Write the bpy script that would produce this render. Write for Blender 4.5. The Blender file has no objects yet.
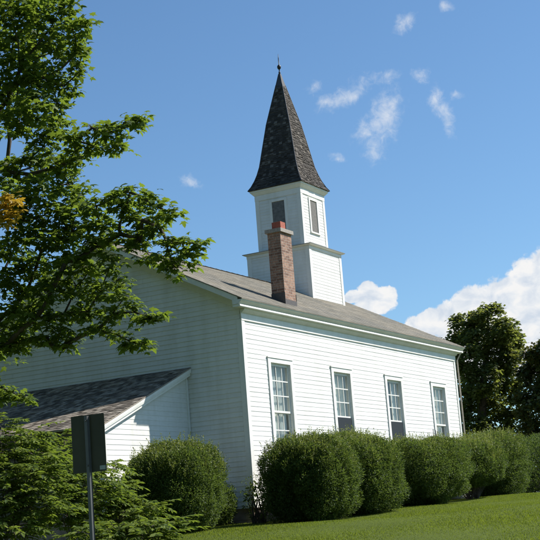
import bpy, math, random
import numpy as np
from mathutils import Vector
rng = np.random.default_rng(7); random.seed(7)
scn = bpy.context.scene
COL = scn.collection

# ------------------------------------------------------------------ camera frame (used to lay out by depth)
CAM = np.array([-27.01, -15.602, -.617]); YAW, PITCH, ROLL, FPX = .499, .193, .077, 1334.76
_cy, _sy, _cp, _sp = math.cos(YAW), math.sin(YAW), math.cos(PITCH), math.sin(PITCH)
FWD = np.array([_cy*_cp, _sy*_cp, _sp]); _r = np.array([_sy, -_cy, 0.]); _u = np.cross(_r, FWD)
RIGHT = math.cos(ROLL)*_r - math.sin(ROLL)*_u; UP = math.cos(ROLL)*_u + math.sin(ROLL)*_r
def ray(u, v): return FWD + RIGHT*(u-270)/FPX - UP*(v-270)/FPX
def at(u, v, D): return CAM + ray(u, v)*D
SUN = np.array([1.07, -1.0, 1.49]); SUN = SUN/np.linalg.norm(SUN)

def ground_z(x, y):
    x = np.asarray(x, float); y = np.asarray(y, float)
    s = (x-CAM[0])*.878 + (y-CAM[1])*.478
    z = np.interp(s, [-400, -20, 0, 14, 28, 41, 60, 120, 900], [-3.2, -2.75, -2.25, -1.46, -.5, -.10, .1, .2, .2])
    z = z + .025*np.sin(x*.9+1.3)*np.sin(y*.7+.4) + .02*np.sin(x*.31+y*.53)
    return z

# ------------------------------------------------------------------ object helpers
def tag(o, label=None, cat=None, group=None, kind=None):
    if label: o['label'] = label
    if cat: o['category'] = cat
    if group: o['group'] = group
    if kind: o['kind'] = kind
    return o
def empty(name, loc=(0, 0, 0)):
    o = bpy.data.objects.new(name, None); o.location = loc; o.empty_display_size = .2
    COL.objects.link(o); return o
def link(name, me, mat, parent=None):
    o = bpy.data.objects.new(name, me); COL.objects.link(o)
    for m in (mat if isinstance(mat, (list, tuple)) else [mat]): me.materials.append(m)
    if parent is not None:
        o.parent = parent
        p, off = parent, Vector((0, 0, 0))
        while p is not None: off += p.location; p = p.parent
        o.location = -off                      # geometry is written in world coordinates
    return o
def ids(o):      # shift geometry so that a top-level mesh has its origin at its base
    me = o.data; n = len(me.vertices); a = np.empty(n*3); me.vertices.foreach_get('co', a); a = a.reshape(-1, 3)
    c = np.array([(a[:, 0].min()+a[:, 0].max())/2, (a[:, 1].min()+a[:, 1].max())/2, a[:, 2].min()])
    me.vertices.foreach_set('co', (a-c).ravel()); o.location = c; me.update(); return o

class MB:
    def __init__(s): s.v = []; s.f = []; s.mi = []
    def poly(s, pts, mi=0):
        n = len(s.v); s.v += [tuple(map(float, p)) for p in pts]; s.f.append(tuple(range(n, n+len(pts)))); s.mi.append(mi)
    def box(s, x0, x1, y0, y1, z0, z1, mi=0):
        n = len(s.v)
        s.v += [(x0,y0,z0),(x1,y0,z0),(x1,y1,z0),(x0,y1,z0),(x0,y0,z1),(x1,y0,z1),(x1,y1,z1),(x0,y1,z1)]
        for f in ((0,3,2,1),(4,5,6,7),(0,1,5,4),(1,2,6,5),(2,3,7,6),(3,0,4,7)):
            s.f.append(tuple(n+i for i in f)); s.mi.append(mi)
    def beam(s, A, B, prof, side, up, mi=0):
        A, B, side, up = (np.array(q, float) for q in (A, B, side, up)); n = len(s.v); k = len(prof)
        for P in (A, B):
            for a, b in prof: s.v.append(tuple(P+side*a+up*b))
        for i in range(k):
            j = (i+1) % k; s.f.append((n+i, n+j, n+k+j, n+k+i)); s.mi.append(mi)
        s.f.append(tuple(n+i for i in reversed(range(k)))); s.f.append(tuple(n+k+i for i in range(k))); s.mi += [mi, mi]
    def frust(s, cx, cy, h0, z0, h1, z1, mi=0, cap=True):
        n = len(s.v)
        for h, z in ((h0, z0), (h1, z1)):
            s.v += [(cx-h,cy-h,z),(cx+h,cy-h,z),(cx+h,cy+h,z),(cx-h,cy+h,z)]
        for i in range(4):
            j = (i+1) % 4; s.f.append((n+i, n+j, n+4+j, n+4+i)); s.mi.append(mi)
        if cap: s.f += [(n+3,n+2,n+1,n), (n+4,n+5,n+6,n+7)]; s.mi += [mi, mi]
    def tube(s, P, R, k=6, mi=0):
        P = [np.array(p, float) for p in P]; n = len(s.v)
        for i, p in enumerate(P):
            t = P[min(i+1, len(P)-1)]-P[max(i-1, 0)]; t = t/(np.linalg.norm(t)+1e-9)
            a = np.cross(t, (0, 0, 1.)) if abs(t[2]) < .9 else np.cross(t, (1., 0, 0)); a /= np.linalg.norm(a); b = np.cross(t, a)
            for j in range(k):
                w = 2*math.pi*j/k; s.v.append(tuple(p+R[i]*(math.cos(w)*a+math.sin(w)*b)))
        for i in range(len(P)-1):
            for j in range(k):
                q = (j+1) % k; s.f.append((n+i*k+j, n+i*k+q, n+(i+1)*k+q, n+(i+1)*k+j)); s.mi.append(mi)
        s.f.append(tuple(n+j for j in reversed(range(k)))); m = n+(len(P)-1)*k; s.f.append(tuple(m+j for j in range(k))); s.mi += [mi, mi]
    def lathe(s, cx, cy, prof, k=14, mi=0):
        n = len(s.v)
        for r, z in prof:
            for j in range(k): w = 2*math.pi*j/k; s.v.append((cx+r*math.cos(w), cy+r*math.sin(w), z))
        for i in range(len(prof)-1):
            for j in range(k):
                q = (j+1) % k; s.f.append((n+i*k+j, n+i*k+q, n+(i+1)*k+q, n+(i+1)*k+j)); s.mi.append(mi)
        s.f.append(tuple(n+j for j in reversed(range(k)))); m = n+(len(prof)-1)*k; s.f.append(tuple(m+j for j in range(k))); s.mi += [mi, mi]
    def mesh(s, name, uv=False, smooth=False):
        me = bpy.data.meshes.new(name); me.from_pydata(s.v, [], s.f); me.polygons.foreach_set('material_index', s.mi)
        if smooth: me.polygons.foreach_set('use_smooth', [True]*len(s.f))
        me.update()
        if uv:
            L = me.uv_layers.new(name='uv')
            for p in me.polygons:
                n = p.normal
                for li in p.loop_indices:
                    c = me.vertices[me.loops[li].vertex_index].co
                    L.data[li].uv = (c.y, c.z) if abs(n.x) > .7 else ((c.x, c.z) if abs(n.y) > .7 else (c.x, c.y))
        return me
    def build(s, name, mat, parent=None, uv=False, smooth=False):
        return link(name, s.mesh(name, uv, smooth), mat, parent)

def scatter(name, tv, tf, pos, T, N, sc, mat, parent=None):
    """n copies of a little leaf template: leaf axis T, leaf normal N, size sc, joined in one mesh"""
    tv = np.array(tv, float); tf = np.array(tf, int); n = len(pos); k = len(tv); m = len(tf); fl = tf.shape[1]
    T = T/np.linalg.norm(T, axis=1, keepdims=True); X = np.cross(T, N); X /= np.linalg.norm(X, axis=1, keepdims=True)+1e-9
    Z = np.cross(X, T)
    sc = np.broadcast_to(np.asarray(sc, float).reshape(-1, 1) if np.ndim(sc) == 1 else np.full((n, 1), sc), (n, 1))
    V = pos[:, None, :] + sc[:, None, :]*(tv[None, :, 0:1]*X[:, None, :]+tv[None, :, 1:2]*T[:, None, :]+tv[None, :, 2:3]*Z[:, None, :])
    F = (tf[None]+(np.arange(n)*k)[:, None, None]).reshape(-1, fl)
    me = bpy.data.meshes.new(name); me.vertices.add(n*k); me.vertices.foreach_set('co', V.astype(np.float32).ravel())
    me.loops.add(F.size); me.loops.foreach_set('vertex_index', F.ravel().astype(np.int32))
    me.polygons.add(len(F)); me.polygons.foreach_set('loop_start', np.arange(0, F.size, fl, dtype=np.int32))
    me.polygons.foreach_set('loop_total', np.full(len(F), fl, dtype=np.int32)); me.update(calc_edges=True)
    return link(name, me, mat, parent)
def unit(n):
    d = rng.normal(size=(n, 3)); return d/np.linalg.norm(d, axis=1, keepdims=True)

# ------------------------------------------------------------------ materials
def newmat(name):
    m = bpy.data.materials.new(name); m.use_nodes = True; nt = m.node_tree; b = nt.nodes['Principled BSDF']; return m, nt, b
def N(nt, t, **kw):
    n = nt.nodes.new(t)
    for k, v in kw.items():
        if k in n.inputs: n.inputs[k].default_value = v
        else: setattr(n, k, v)
    return n
def ramp(nt, fac, stops):
    r = nt.nodes.new('ShaderNodeValToRGB'); e = r.color_ramp.elements
    e[0].position, e[0].color = stops[0][0], (*stops[0][1], 1); e[1].position, e[1].color = stops[-1][0], (*stops[-1][1], 1)
    for p, c in stops[1:-1]: q = e.new(p); q.color = (*c, 1)
    nt.links.new(fac, r.inputs[0]); return r.outputs[0]
def mixc(nt, fac, a, b, mode='MIX'):
    m = nt.nodes.new('ShaderNodeMix'); m.data_type = 'RGBA'; m.blend_type = mode
    for s, v in ((m.inputs[0], fac), (m.inputs[6], a), (m.inputs[7], b)):
        if isinstance(v, (int, float)): s.default_value = v
        elif isinstance(v, tuple): s.default_value = (*v, 1)
        else: nt.links.new(v, s)
    return m.outputs[2]
def noise(nt, scale, detail=4, rough=.55, vec=None, dist=0):
    n = N(nt, 'ShaderNodeTexNoise', Scale=scale, Detail=detail, Roughness=rough, Distortion=dist)
    if vec is not None: nt.links.new(vec, n.inputs['Vector'])
    return n.outputs['Fac']
def objco(nt, scale=(1, 1, 1)):
    g = nt.nodes.new('ShaderNodeNewGeometry'); m = N(nt, 'ShaderNodeMapping'); m.inputs['Scale'].default_value = scale
    nt.links.new(g.outputs['Position'], m.inputs['Vector']); return m.outputs['Vector']
def island(nt): return nt.nodes.new('ShaderNodeNewGeometry').outputs['Random Per Island']
def bump(nt, b, h, strength=.3, dist=.01):
    n = N(nt, 'ShaderNodeBump', Strength=strength, Distance=dist); nt.links.new(h, n.inputs['Height']); nt.links.new(n.outputs[0], b.inputs['Normal'])

def m_paint(name, col=(.80, .80, .78), var=.05, stain=.12, rough=.5):
    m, nt, b = newmat(name); c0 = tuple(x*(1-var) for x in col)
    c = mixc(nt, island(nt), c0, col)
    nz = noise(nt, 1.0, 6, .65, objco(nt, (2.2, 2.2, .5)))
    st = ramp(nt, nz, [(.45, (1, 1, 1)), (.75, (1-stain, 1-stain*1.05, 1-stain*1.3))])
    c = mixc(nt, 1.0, c, st, 'MULTIPLY')
    nz2 = noise(nt, 9, 5, .7, objco(nt, (1, 1, 5)))
    c = mixc(nt, 1.0, c, ramp(nt, nz2, [(.35, (.93, .93, .92)), (.6, (1, 1, 1))]), 'MULTIPLY')
    nt.links.new(c, b.inputs['Base Color']); b.inputs['Roughness'].default_value = rough
    bump(nt, b, noise(nt, 30, 4, .6, objco(nt, (1, 1, 4))), .25, .004); return m
def m_shingle(name, stops, rough=.9, big=None):
    m, nt, b = newmat(name); c = ramp(nt, island(nt), stops)
    nz = noise(nt, 60, 5, .7); c = mixc(nt, 1.0, c, ramp(nt, nz, [(.3, (.72, .72, .72)), (.7, (1.15, 1.15, 1.15))]), 'MULTIPLY')
    nz = noise(nt, .9, 5, .6, objco(nt)); c = mixc(nt, 1.0, c, ramp(nt, nz, [(.35, (.78, .8, .82)), (.65, (1.1, 1.06, 1.0))]), 'MULTIPLY')
    nt.links.new(c, b.inputs['Base Color']); b.inputs['Roughness'].default_value = rough; b.inputs['Specular IOR Level'].default_value = .3
    bump(nt, b, noise(nt, 90, 4, .7), .5, .006); return m
def m_leaf(name, stops, trans=.35, tcol=(.16, .26, .03), rough=.42, spec=.5, nscale=1.2):
    m, nt, b = newmat(name); c = ramp(nt, island(nt), stops)
    nz = noise(nt, nscale, 3, .5, objco(nt)); c = mixc(nt, 1.0, c, ramp(nt, nz, [(.3, (.72, .78, .8)), (.7, (1.2, 1.15, 1.0))]), 'MULTIPLY')
    nt.links.new(c, b.inputs['Base Color']); b.inputs['Roughness'].default_value = rough; b.inputs['Specular IOR Level'].default_value = spec
    t = N(nt, 'ShaderNodeBsdfTranslucent'); t.inputs['Color'].default_value = (*tcol, 1)
    mx = N(nt, 'ShaderNodeMixShader'); mx.inputs[0].default_value = trans
    nt.links.new(b.outputs[0], mx.inputs[1]); nt.links.new(t.outputs[0], mx.inputs[2])
    nt.links.new(mx.outputs[0], nt.nodes['Material Output'].inputs['Surface']); return m
def m_plain(name, col, rough=.7, metal=0, nz=.25, scale=20):
    m, nt, b = newmat(name); n = noise(nt, scale, 5, .6, objco(nt))
    c = ramp(nt, n, [(.3, tuple(x*(1-nz) for x in col)), (.7, tuple(x*(1+nz) for x in col))])
    nt.links.new(c, b.inputs['Base Color']); b.inputs['Roughness'].default_value = rough; b.inputs['Metallic'].default_value = metal
    bump(nt, b, n, .2, .005); return m
def m_bark(name, col):
    m, nt, b = newmat(name); n = noise(nt, 8, 6, .7, objco(nt, (3, 3, .6)))
    nt.links.new(ramp(nt, n, [(.35, tuple(x*.45 for x in col)), (.65, col)]), b.inputs['Base Color']); b.inputs['Roughness'].default_value = .9
    bump(nt, b, n, .8, .02); return m
def m_brick(name):
    m, nt, b = newmat(name); tc = nt.nodes.new('ShaderNodeTexCoord')
    br = N(nt, 'ShaderNodeTexBrick', Scale=1.0); br.inputs['Brick Width'].default_value = .205; br.inputs['Row Height'].default_value = .068
    br.inputs['Mortar Size'].default_value = .007; br.inputs['Bias'].default_value = 0.0
    br.inputs['Color1'].default_value = (.17, .088, .062, 1); br.inputs['Color2'].default_value = (.38, .23, .165, 1); br.inputs['Mortar'].default_value = (.36, .31, .26, 1)
    nt.links.new(tc.outputs['UV'], br.inputs['Vector'])
    nz = noise(nt, 14, 5, .7, objco(nt)); c = mixc(nt, 1.0, br.outputs['Color'], ramp(nt, nz, [(.3, (.5, .5, .5)), (.7, (1.25, 1.2, 1.15))]), 'MULTIPLY')
    nt.links.new(c, b.inputs['Base Color']); b.inputs['Roughness'].default_value = .9
    inv = N(nt, 'ShaderNodeMath', operation='SUBTRACT'); inv.inputs[0].default_value = 1; nt.links.new(br.outputs['Fac'], inv.inputs[1]); bump(nt, b, inv.outputs[0], .8, .008); return m
def m_glass(name, tint=(.93, .96, .96), extra=.06):
    m, nt, b = newmat(name); nt.nodes.remove(b)
    tr = N(nt, 'ShaderNodeBsdfTransparent'); tr.inputs[0].default_value = (*tint, 1)
    gl = N(nt, 'ShaderNodeBsdfGlossy'); gl.inputs['Roughness'].default_value = .02
    lw = N(nt, 'ShaderNodeLayerWeight', Blend=.5); pw = N(nt, 'ShaderNodeMath', operation='POWER'); pw.inputs[1].default_value = 4.5; nt.links.new(lw.outputs['Facing'], pw.inputs[0]); ad = N(nt, 'ShaderNodeMath', operation='MULTIPLY_ADD'); ad.inputs[1].default_value = .9; ad.inputs[2].default_value = extra; nt.links.new(pw.outputs[0], ad.inputs[0])
    bp = N(nt, 'ShaderNodeBump', Strength=.12, Distance=.01); nt.links.new(noise(nt, 3, 2, .5, objco(nt)), bp.inputs['Height']); nt.links.new(bp.outputs[0], gl.inputs['Normal'])
    mx = N(nt, 'ShaderNodeMixShader'); nt.links.new(ad.outputs[0], mx.inputs[0]); nt.links.new(tr.outputs[0], mx.inputs[1]); nt.links.new(gl.outputs[0], mx.inputs[2])
    nt.links.new(mx.outputs[0], nt.nodes['Material Output'].inputs['Surface']); return m

M = {}
M['siding'] = m_paint('white_siding_paint', (.80, .79, .75), .06, .17)
M['trim'] = m_paint('white_trim_paint', (.80, .79, .74), .03, .12)
M['ledge'] = m_plain('weathered_ledge', (.25, .25, .24), .8)
M['roof'] = m_shingle('asphalt_shingles', [(0, (.20, .185, .15)), (.5, (.22, .203, .168)), (1, (.245, .222, .182))])
M['shed_roof'] = m_shingle('weathered_lean_to_shingles', [(0, (.085, .07, .055)), (.35, (.17, .145, .12)), (.7, (.27, .235, .195)), (1, (.40, .355, .30))])
M['spire'] = m_shingle('old_wood_shingles', [(0, (.036, .031, .026)), (.5, (.056, .048, .041)), (.85, (.082, .071, .061)), (1, (.16, .14, .12))])
M['cap'] = m_plain('dark_spire_cap', (.045, .045, .05), .7)
M['iron'] = m_plain('dark_iron', (.03, .03, .03), .5, .6)
M['brick'] = m_brick('chimney_brick')
M['concrete'] = m_plain('chimney_cap_concrete', (.30, .27, .235), .85)
M['clay'] = m_plain('red_clay', (.33, .085, .05), .8)
M['flash'] = m_plain('lead_flashing', (.08, .07, .065), .6)
M['stone'] = m_plain('foundation_stone', (.34, .25, .20), .9, 0, .35, 4)
M['glass'] = m_glass('window_glass')
M['screen'] = m_plain('insect_screen', (.030, .038, .045), .8, 0, .2, 40); M['screen'].node_tree.nodes['Principled BSDF'].inputs['Specular IOR Level'].default_value = .12
M['curtain'] = m_leaf('curtain_cloth', [(0, (.74, .76, .76)), (1, (.8, .81, .8))], .25, (.6, .6, .55), .9, .1)
M['louver'] = m_plain('louver_grey', (.19, .18, .165), .8, 0, .3, 15)
M['brown'] = m_paint('dark_brown_boards', (.10, .085, .06), .2, .1)  # dark brown colour for the lean-to end wall
M['tan'] = m_plain('weathered_tan_pipe', (.5, .42, .33), .6)
M['dark'] = m_plain('dark_inside', (.03, .03, .03), .9)
M['inner'] = m_plain('inside_plaster', (.35, .32, .28), .9)
M['maple'] = m_leaf('maple_leaf', [(0, (.026, .052, .012)), (.5, (.052, .092, .019)), (1, (.11, .155, .03))], .38, (.24, .34, .035), .58, .22)
M['yellow'] = m_leaf('yellowing_maple_leaf', [(0, (.20, .14, .02)), (.5, (.36, .24, .03)), (1, (.30, .26, .04))], .4, (.5, .32, .03))
M['farleaf'] = m_leaf('dark_maple_leaf', [(0, (.03, .052, .015)), (.6, (.066, .09, .026)), (1, (.17, .16, .06))], .42, (.26, .30, .05), .6, .3, .5)
M['farleaf2'] = m_leaf('olive_maple_leaf', [(0, (.034, .054, .015)), (.7, (.072, .094, .025)), (1, (.15, .11, .035))], .28, (.14, .14, .02), .5, .4, .5)
M['hedge'] = m_leaf('clipped_shrub_leaf', [(0, (.026, .050, .012)), (.5, (.056, .090, .020)), (1, (.112, .155, .034))], .34, (.155, .225, .035), .62, .22, 1.6)
M['sprig'] = m_leaf('fresh_sprig_leaf', [(0, (.09, .12, .025)), (1, (.19, .21, .05))], .4, (.25, .3, .05), .5, .4)
M['pinnate'] = m_leaf('compound_leaf', [(0, (.030, .054, .012)), (.5, (.070, .108, .020)), (1, (.15, .19, .040))], .34, (.24, .33, .035), .62, .14)
M['bark'] = m_bark('grey_brown_bark', (.11, .09, .07))
M['steel'] = m_plain('galvanised_steel', (.085, .085, .085), .38, 0, .15, 8)
M['signback'] = m_plain('dull_sign_back', (.055, .052, .034), .6, .3, .15, 6)
M['sticker'] = m_plain('pale_sticker', (.30, .34, .34), .5)

def m_lawn():
    m, nt, b = newmat('lawn_ground'); n1 = noise(nt, .5, 4, .6, objco(nt)); n2 = noise(nt, 25, 5, .7, objco(nt))
    c = ramp(nt, n1, [(.3, (.068, .094, .016)), (.7, (.088, .118, .020))])
    c = mixc(nt, 1.0, c, ramp(nt, n2, [(.3, (.55, .55, .5)), (.7, (1.2, 1.2, 1.2))]), 'MULTIPLY')
    nt.links.new(c, b.inputs['Base Color']); b.inputs['Roughness'].default_value = .9; b.inputs['Specular IOR Level'].default_value = .1
    bump(nt, b, n2, .6, .03); return m
def m_grass():
    m, nt, b = newmat('grass_blades')
    c = ramp(nt, island(nt), [(0, (.080, .115, .014)), (.6, (.112, .160, .021)), (.9, (.148, .184, .03)), (1, (.22, .21, .08))])
    n1 = noise(nt, .55, 4, .6, objco(nt)); c = mixc(nt, 1.0, c, ramp(nt, n1, [(.32, (.74, .76, .70)), (.68, (1.14, 1.10, 1.0))]), 'MULTIPLY')
    n3 = noise(nt, 2.6, 6, .7, objco(nt)); c = mixc(nt, ramp(nt, n3, [(.54, (0, 0, 0)), (.74, (.55, .55, .55))]), c, (.17, .165, .045)); nt.links.new(c, b.inputs['Base Color']); b.inputs['Roughness'].default_value = .6; b.inputs['Specular IOR Level'].default_value = .2
    t = N(nt, 'ShaderNodeBsdfTranslucent'); t.inputs['Color'].default_value = (.25, .32, .025, 1)
    mx = N(nt, 'ShaderNodeMixShader'); mx.inputs[0].default_value = .4
    nt.links.new(b.outputs[0], mx.inputs[1]); nt.links.new(t.outputs[0], mx.inputs[2])
    nt.links.new(mx.outputs[0], nt.nodes['Material Output'].inputs['Surface']); return m
M['lawn'] = m_lawn(); M['grass'] = m_grass()

# ------------------------------------------------------------------ ground
def axis(lo, hi, c, near, step):
    a = list(np.arange(c-near, c+near+1e-6, step)); d = step
    p = c+near
    while p < hi: d *= 1.25; p += d; a.append(p)
    d = step; p = c-near
    while p > lo: d *= 1.25; p -= d; a.insert(0, p)
    return np.array(a)
gx, gy = axis(-700, 1500, -5, 32, .8), axis(-900, 900, 0, 30, .8)
X, Y = np.meshgrid(gx, gy, indexing='ij'); Z = ground_z(X, Y)
nv = X.size; ny = len(gy)
F = [(i*ny+j, (i+1)*ny+j, (i+1)*ny+j+1, i*ny+j+1) for i in range(len(gx)-1) for j in range(ny-1)]
me = bpy.data.meshes.new('lawn'); me.from_pydata(np.stack([X, Y, Z], -1).reshape(-1, 3).tolist(), [], F)
me.polygons.foreach_set('use_smooth', [True]*len(F)); tag(link('lawn', me, M['lawn']), kind='structure')
# mown grass on the slope in front of the church
n = 640000
s = np.sqrt(rng.uniform(12.5**2, 43**2, n)); a = rng.uniform(math.radians(-6), math.radians(19), n)
px = CAM[0]+s*np.cos(YAW-a); py = CAM[1]+s*np.sin(YAW-a)
keep = ~((px > -.1) & (py > -.05)) & ~((px > -3.7) & (py > 1.5)); px, py = px[keep], py[keep]; n = len(px)
pos = np.stack([px, py, ground_z(px, py)-.008], 1)
T = np.stack([rng.normal(0, .6, n), rng.normal(0, .6, n), np.ones(n)], 1); Nn = unit(n)*[1, 1, .3]
h = rng.uniform(.018, .042, n)*(1+.35*np.sin(px*.8+1)*np.sin(py*1.1))
tag(scatter('grass', [(-.15, 0, 0), (.15, 0, 0), (0, 1, .15)], [(0, 1, 2)], pos, T, Nn, h, M['grass']), kind='stuff', label='short mown green grass on the slope', cat='grass')

# ------------------------------------------------------------------ church
L, W, HR, EH, OV, OG = 13.595, 7.916, 6.96, 4.784, .27, .36
SL = (HR-EH)/(W/2+OV)
def roof_z(y): return EH+(min(y, W-y)+OV)*SL
church = empty('church', (L/2, W/2, -.5))
tag(church, 'white clapboard church with shingled spire, brick chimney and lean-to at its back gable', 'church')

def clap(mb, P, course, holes=(), z0=0., z1=4.6, e=.115, t=.006, board=(2.2, 4.6)):
    """clapboards; P(a,z,off)->point; course(z)->(a0,a1) extent; holes (a0,a1,zlo,zhi)"""
    k = 0
    while z0+k*e < z1-1e-4:
        za, zb = z0+k*e, min(z0+(k+1)*e, z1); k += 1
        cuts = sorted({za, zb} | {h[2] for h in holes if za < h[2] < zb} | {h[3] for h in holes if za < h[3] < zb})
        a0, a1 = course(za); b0, b1 = course(zb)
        js = [a0]; p = a0+random.uniform(.5, board[1])
        while p < a1-.6: js.append(p); p += random.uniform(*board)
        js.append(a1)
        for ca, cb in zip(cuts, cuts[1:]):
            mid = (ca+cb)/2; hs = sorted([h for h in holes if h[2] < mid < h[3]])
            for q in range(len(js)-1):
                segs = [(js[q]+(.0007 if q else 0), js[q+1]-(.0007 if q < len(js)-2 else 0))]
                for hh in hs:
                    ns = []
                    for u, v in segs:
                        if hh[1] <= u or hh[0] >= v: ns.append((u, v)); continue
                        if hh[0] > u: ns.append((u, hh[0]))
                        if hh[1] < v: ns.append((hh[1], v))
                    segs = ns
                dv = random.uniform(-.0015, .0015)
                for u, v in segs:
                    if v-u < .01: continue
                    oa = t*(1-(ca-za)/e)+.003+dv; ob = t*(1-(cb-za)/e)+.003+dv*.3
                    def lim(w, zz):
                        lo = a0+(b0-a0)*(zz-za)/(zb-za+1e-9); hi = a1+(b1-a1)*(zz-za)/(zb-za+1e-9); return min(max(w, lo), hi)
                    A, B, C, D = P(lim(u, ca), ca, oa), P(lim(v, ca), ca, oa), P(lim(v, cb), cb, ob), P(lim(u, cb), cb, ob)
                    mb.poly([A, B, C, D])
                    if ca == za: mb.poly([P(u, ca, -.004), P(v, ca, -.004), B, A])   # butt edge shares nothing: its own shade line

SIDE = lambda a, z, o: (a, -o, z); SIDE2 = lambda a, z, o: (L-a, W+o, z)
GAB = lambda a, z, o: (-o, W-a, z); GAB2 = lambda a, z, o: (L+o, a, z)
W0, DW, WW, ZT, ZB = 1.104, 3.404, 1.25, 3.54, .92
CW = .13
wins = [W0+i*DW for i in range(4)]
holes = [(w+CW*.6, w+WW-CW*.6, ZB-.05, ZT-.1) for w in wins]
for P in (SIDE, SIDE2):
    mb = MB(); hh = holes if P is SIDE else [(L-h[1], L-h[0], h[2], h[3]) for h in holes]
    clap(mb, P, lambda z: (.06, L-.06), hh, 0, 4.35); mb.build('side_wall', M['siding'], church)
def gcourse(z):
    d = max(0.02, (z-EH)/SL-OV); return (d, W-d)
for P in (GAB, GAB2):
    mb = MB(); clap(mb, P, gcourse, (), 0, HR-.14, t=.012); mb.build('gable_wall', M['siding'], church)
# wall core just behind the clapboards, with the window openings left out
mb = MB()
def core(y0, y1):
    xs = [.02]
    for w in wins: xs += [w+CW, w+WW-CW]
    xs.append(L-.02)
    for i in range(0, len(xs)-1, 2): mb.box(xs[i], xs[i+1], y0, y1, 0, 4.7)
    for i in range(1, len(xs)-1, 2): mb.box(xs[i], xs[i+1], y0, y1, 0, ZB); mb.box(xs[i], xs[i+1], y0, y1, ZT-CW, 4.7)
core(.006, .14); core(W-.14, W-.006)
for x0, x1 in ((.006, .14), (L-.14, L-.006)):
    n0 = len(mb.v)
    for x in (x0, x1): mb.v += [(x, .15, 0), (x, W-.15, 0), (x, W-.15, EH-.1), (x, W/2, HR-.12), (x, .15, EH-.1)]
    mb.f += [tuple(n0+i for i in (4, 3, 2, 1, 0)), tuple(n0+5+i for i in range(5))]+[(n0+i, n0+(i+1) % 5, n0+5+(i+1) % 5, n0+5+i) for i in range(5)]; mb.mi += [0]*7
mb.box(.15, L-.15, .15, W-.15, -.02, .02)
mb.build('inner_wall', M['inner'], church)
mb = MB(); mb.box(.05, L-.05, .05, W-.05, -1.1, -.004)
for k in range(60):   # rough stones proud of the foundation faces
    x = random.uniform(.3, L-.4); z = random.uniform(-.5, -.1); w = random.uniform(.15, .3); mb.box(x-w, x+w, .03-random.uniform(0, .02), .08, z-.07, z+.07)
for k in range(30):
    y = random.uniform(.3, W-.4); z = random.uniform(-.5, -.1); w = random.uniform(.15, .3); mb.box(.03-random.uniform(0, .02), .08, y-w, y+w, z-.07, z+.07)
mb.build('foundation', M['stone'], church)
# corner boards
for cx, cyy, sx, sy in ((0, 0, 1, 1), (L, 0, -1, 1), (0, W, 1, -1), (L, W, -1, -1)):
    mb = MB(); o = .024
    xa, xb = sorted((cx-sx*o, cx+sx*.12)); ya, yb = sorted((cyy-sy*o, cyy+sy*.004)); mb.box(xa, xb, ya, yb, -.01, 4.36)
    xa, xb = sorted((cx-sx*o, cx+sx*.004)); ya, yb = sorted((cyy+sy*.005, cyy+sy*.12)); mb.box(xa, xb, ya, yb, -.01, 4.36)
    mb.build('corner_board', M['trim'], church)
mb = MB()   # sill board above the foundation
mb.box(-.028, L+.028, -.028, .0, -.05, -.012); mb.box(-.028, .0, .001, W+.03, -.05, -.012); mb.build('skirt_board', M['trim'], church)
# eave cornices
for y0, sy in ((0, 1), (W, -1)):
    mb = MB(); A = (-OG+.006, y0, 0); B = (L+OG-.006, y0, 0); sd = (0, -sy, 0); up = (0, 0, 1)
    mb.beam(A, B, [(.0, 4.66), (.155, 4.66), (.175, 4.672), (.205, 4.70), (.25, 4.738), (.262, 4.765), (0, 4.765)], sd, up)
    mb.beam((-OG+.02, y0, 0), (L+OG-.02, y0, 0), [(.0, 4.60), (.19, 4.60), (.20, 4.612), (.20, 4.64), (.19, 4.657), (0, 4.657)], sd, up)
    mb.beam((-.03, y0, 0), (L+.03, y0, 0), [(.0, 4.33), (.032, 4.33), (.032, 4.598), (.0, 4.598)], sd, up)
    mb.beam((-.03, y0, 0), (L+.03, y0, 0), [(.034, 4.49), (.05, 4.505), (.075, 4.52), (.125, 4.568), (.13, 4.597), (.034, 4.597)], sd, up)
    mb.build('cornice', M['trim'], church)
# rake trim on both gables
for x0, sx in ((0, -1), (L, 1)):
    for s in (1, -1):
        mb = MB(); ya, yb = (-OV+.13, W/2) if s == 1 else (W+OV-.13, W/2)
        A = (x0, ya, EH-.02+.13*SL); B = (x0, yb, HR-.02); side = (sx, 0, 0); up = (0, 0, 1)
        mb.beam(A, B, [(.0, -.10), (OG-.06, -.10), (OG-.06, -.0), (.0, -.0)], side, up)
        mb.beam(A, B, [(OG-.058, -.135), (OG-.02, -.135), (OG-.012, .0), (OG-.058, .0)], side, up)
        A2 = (x0, 0 if s == 1 else W, EH+OV*SL-.02); mb.beam(A2, B, [(.0, -.32), (.034, -.32), (.034, -.102), (.0, -.102)], side, up)
        mb.build('rake_board', M['trim'], church)
mb = MB(); mb.tube([(L+.16, -.20, 4.62), (L+.07, -.07, 4.36), (L+.07, -.07, .1), (L+.1, -.25, -.02)], [.026]*4, 8); mb.build('downspout', M['tan'], church)
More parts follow.
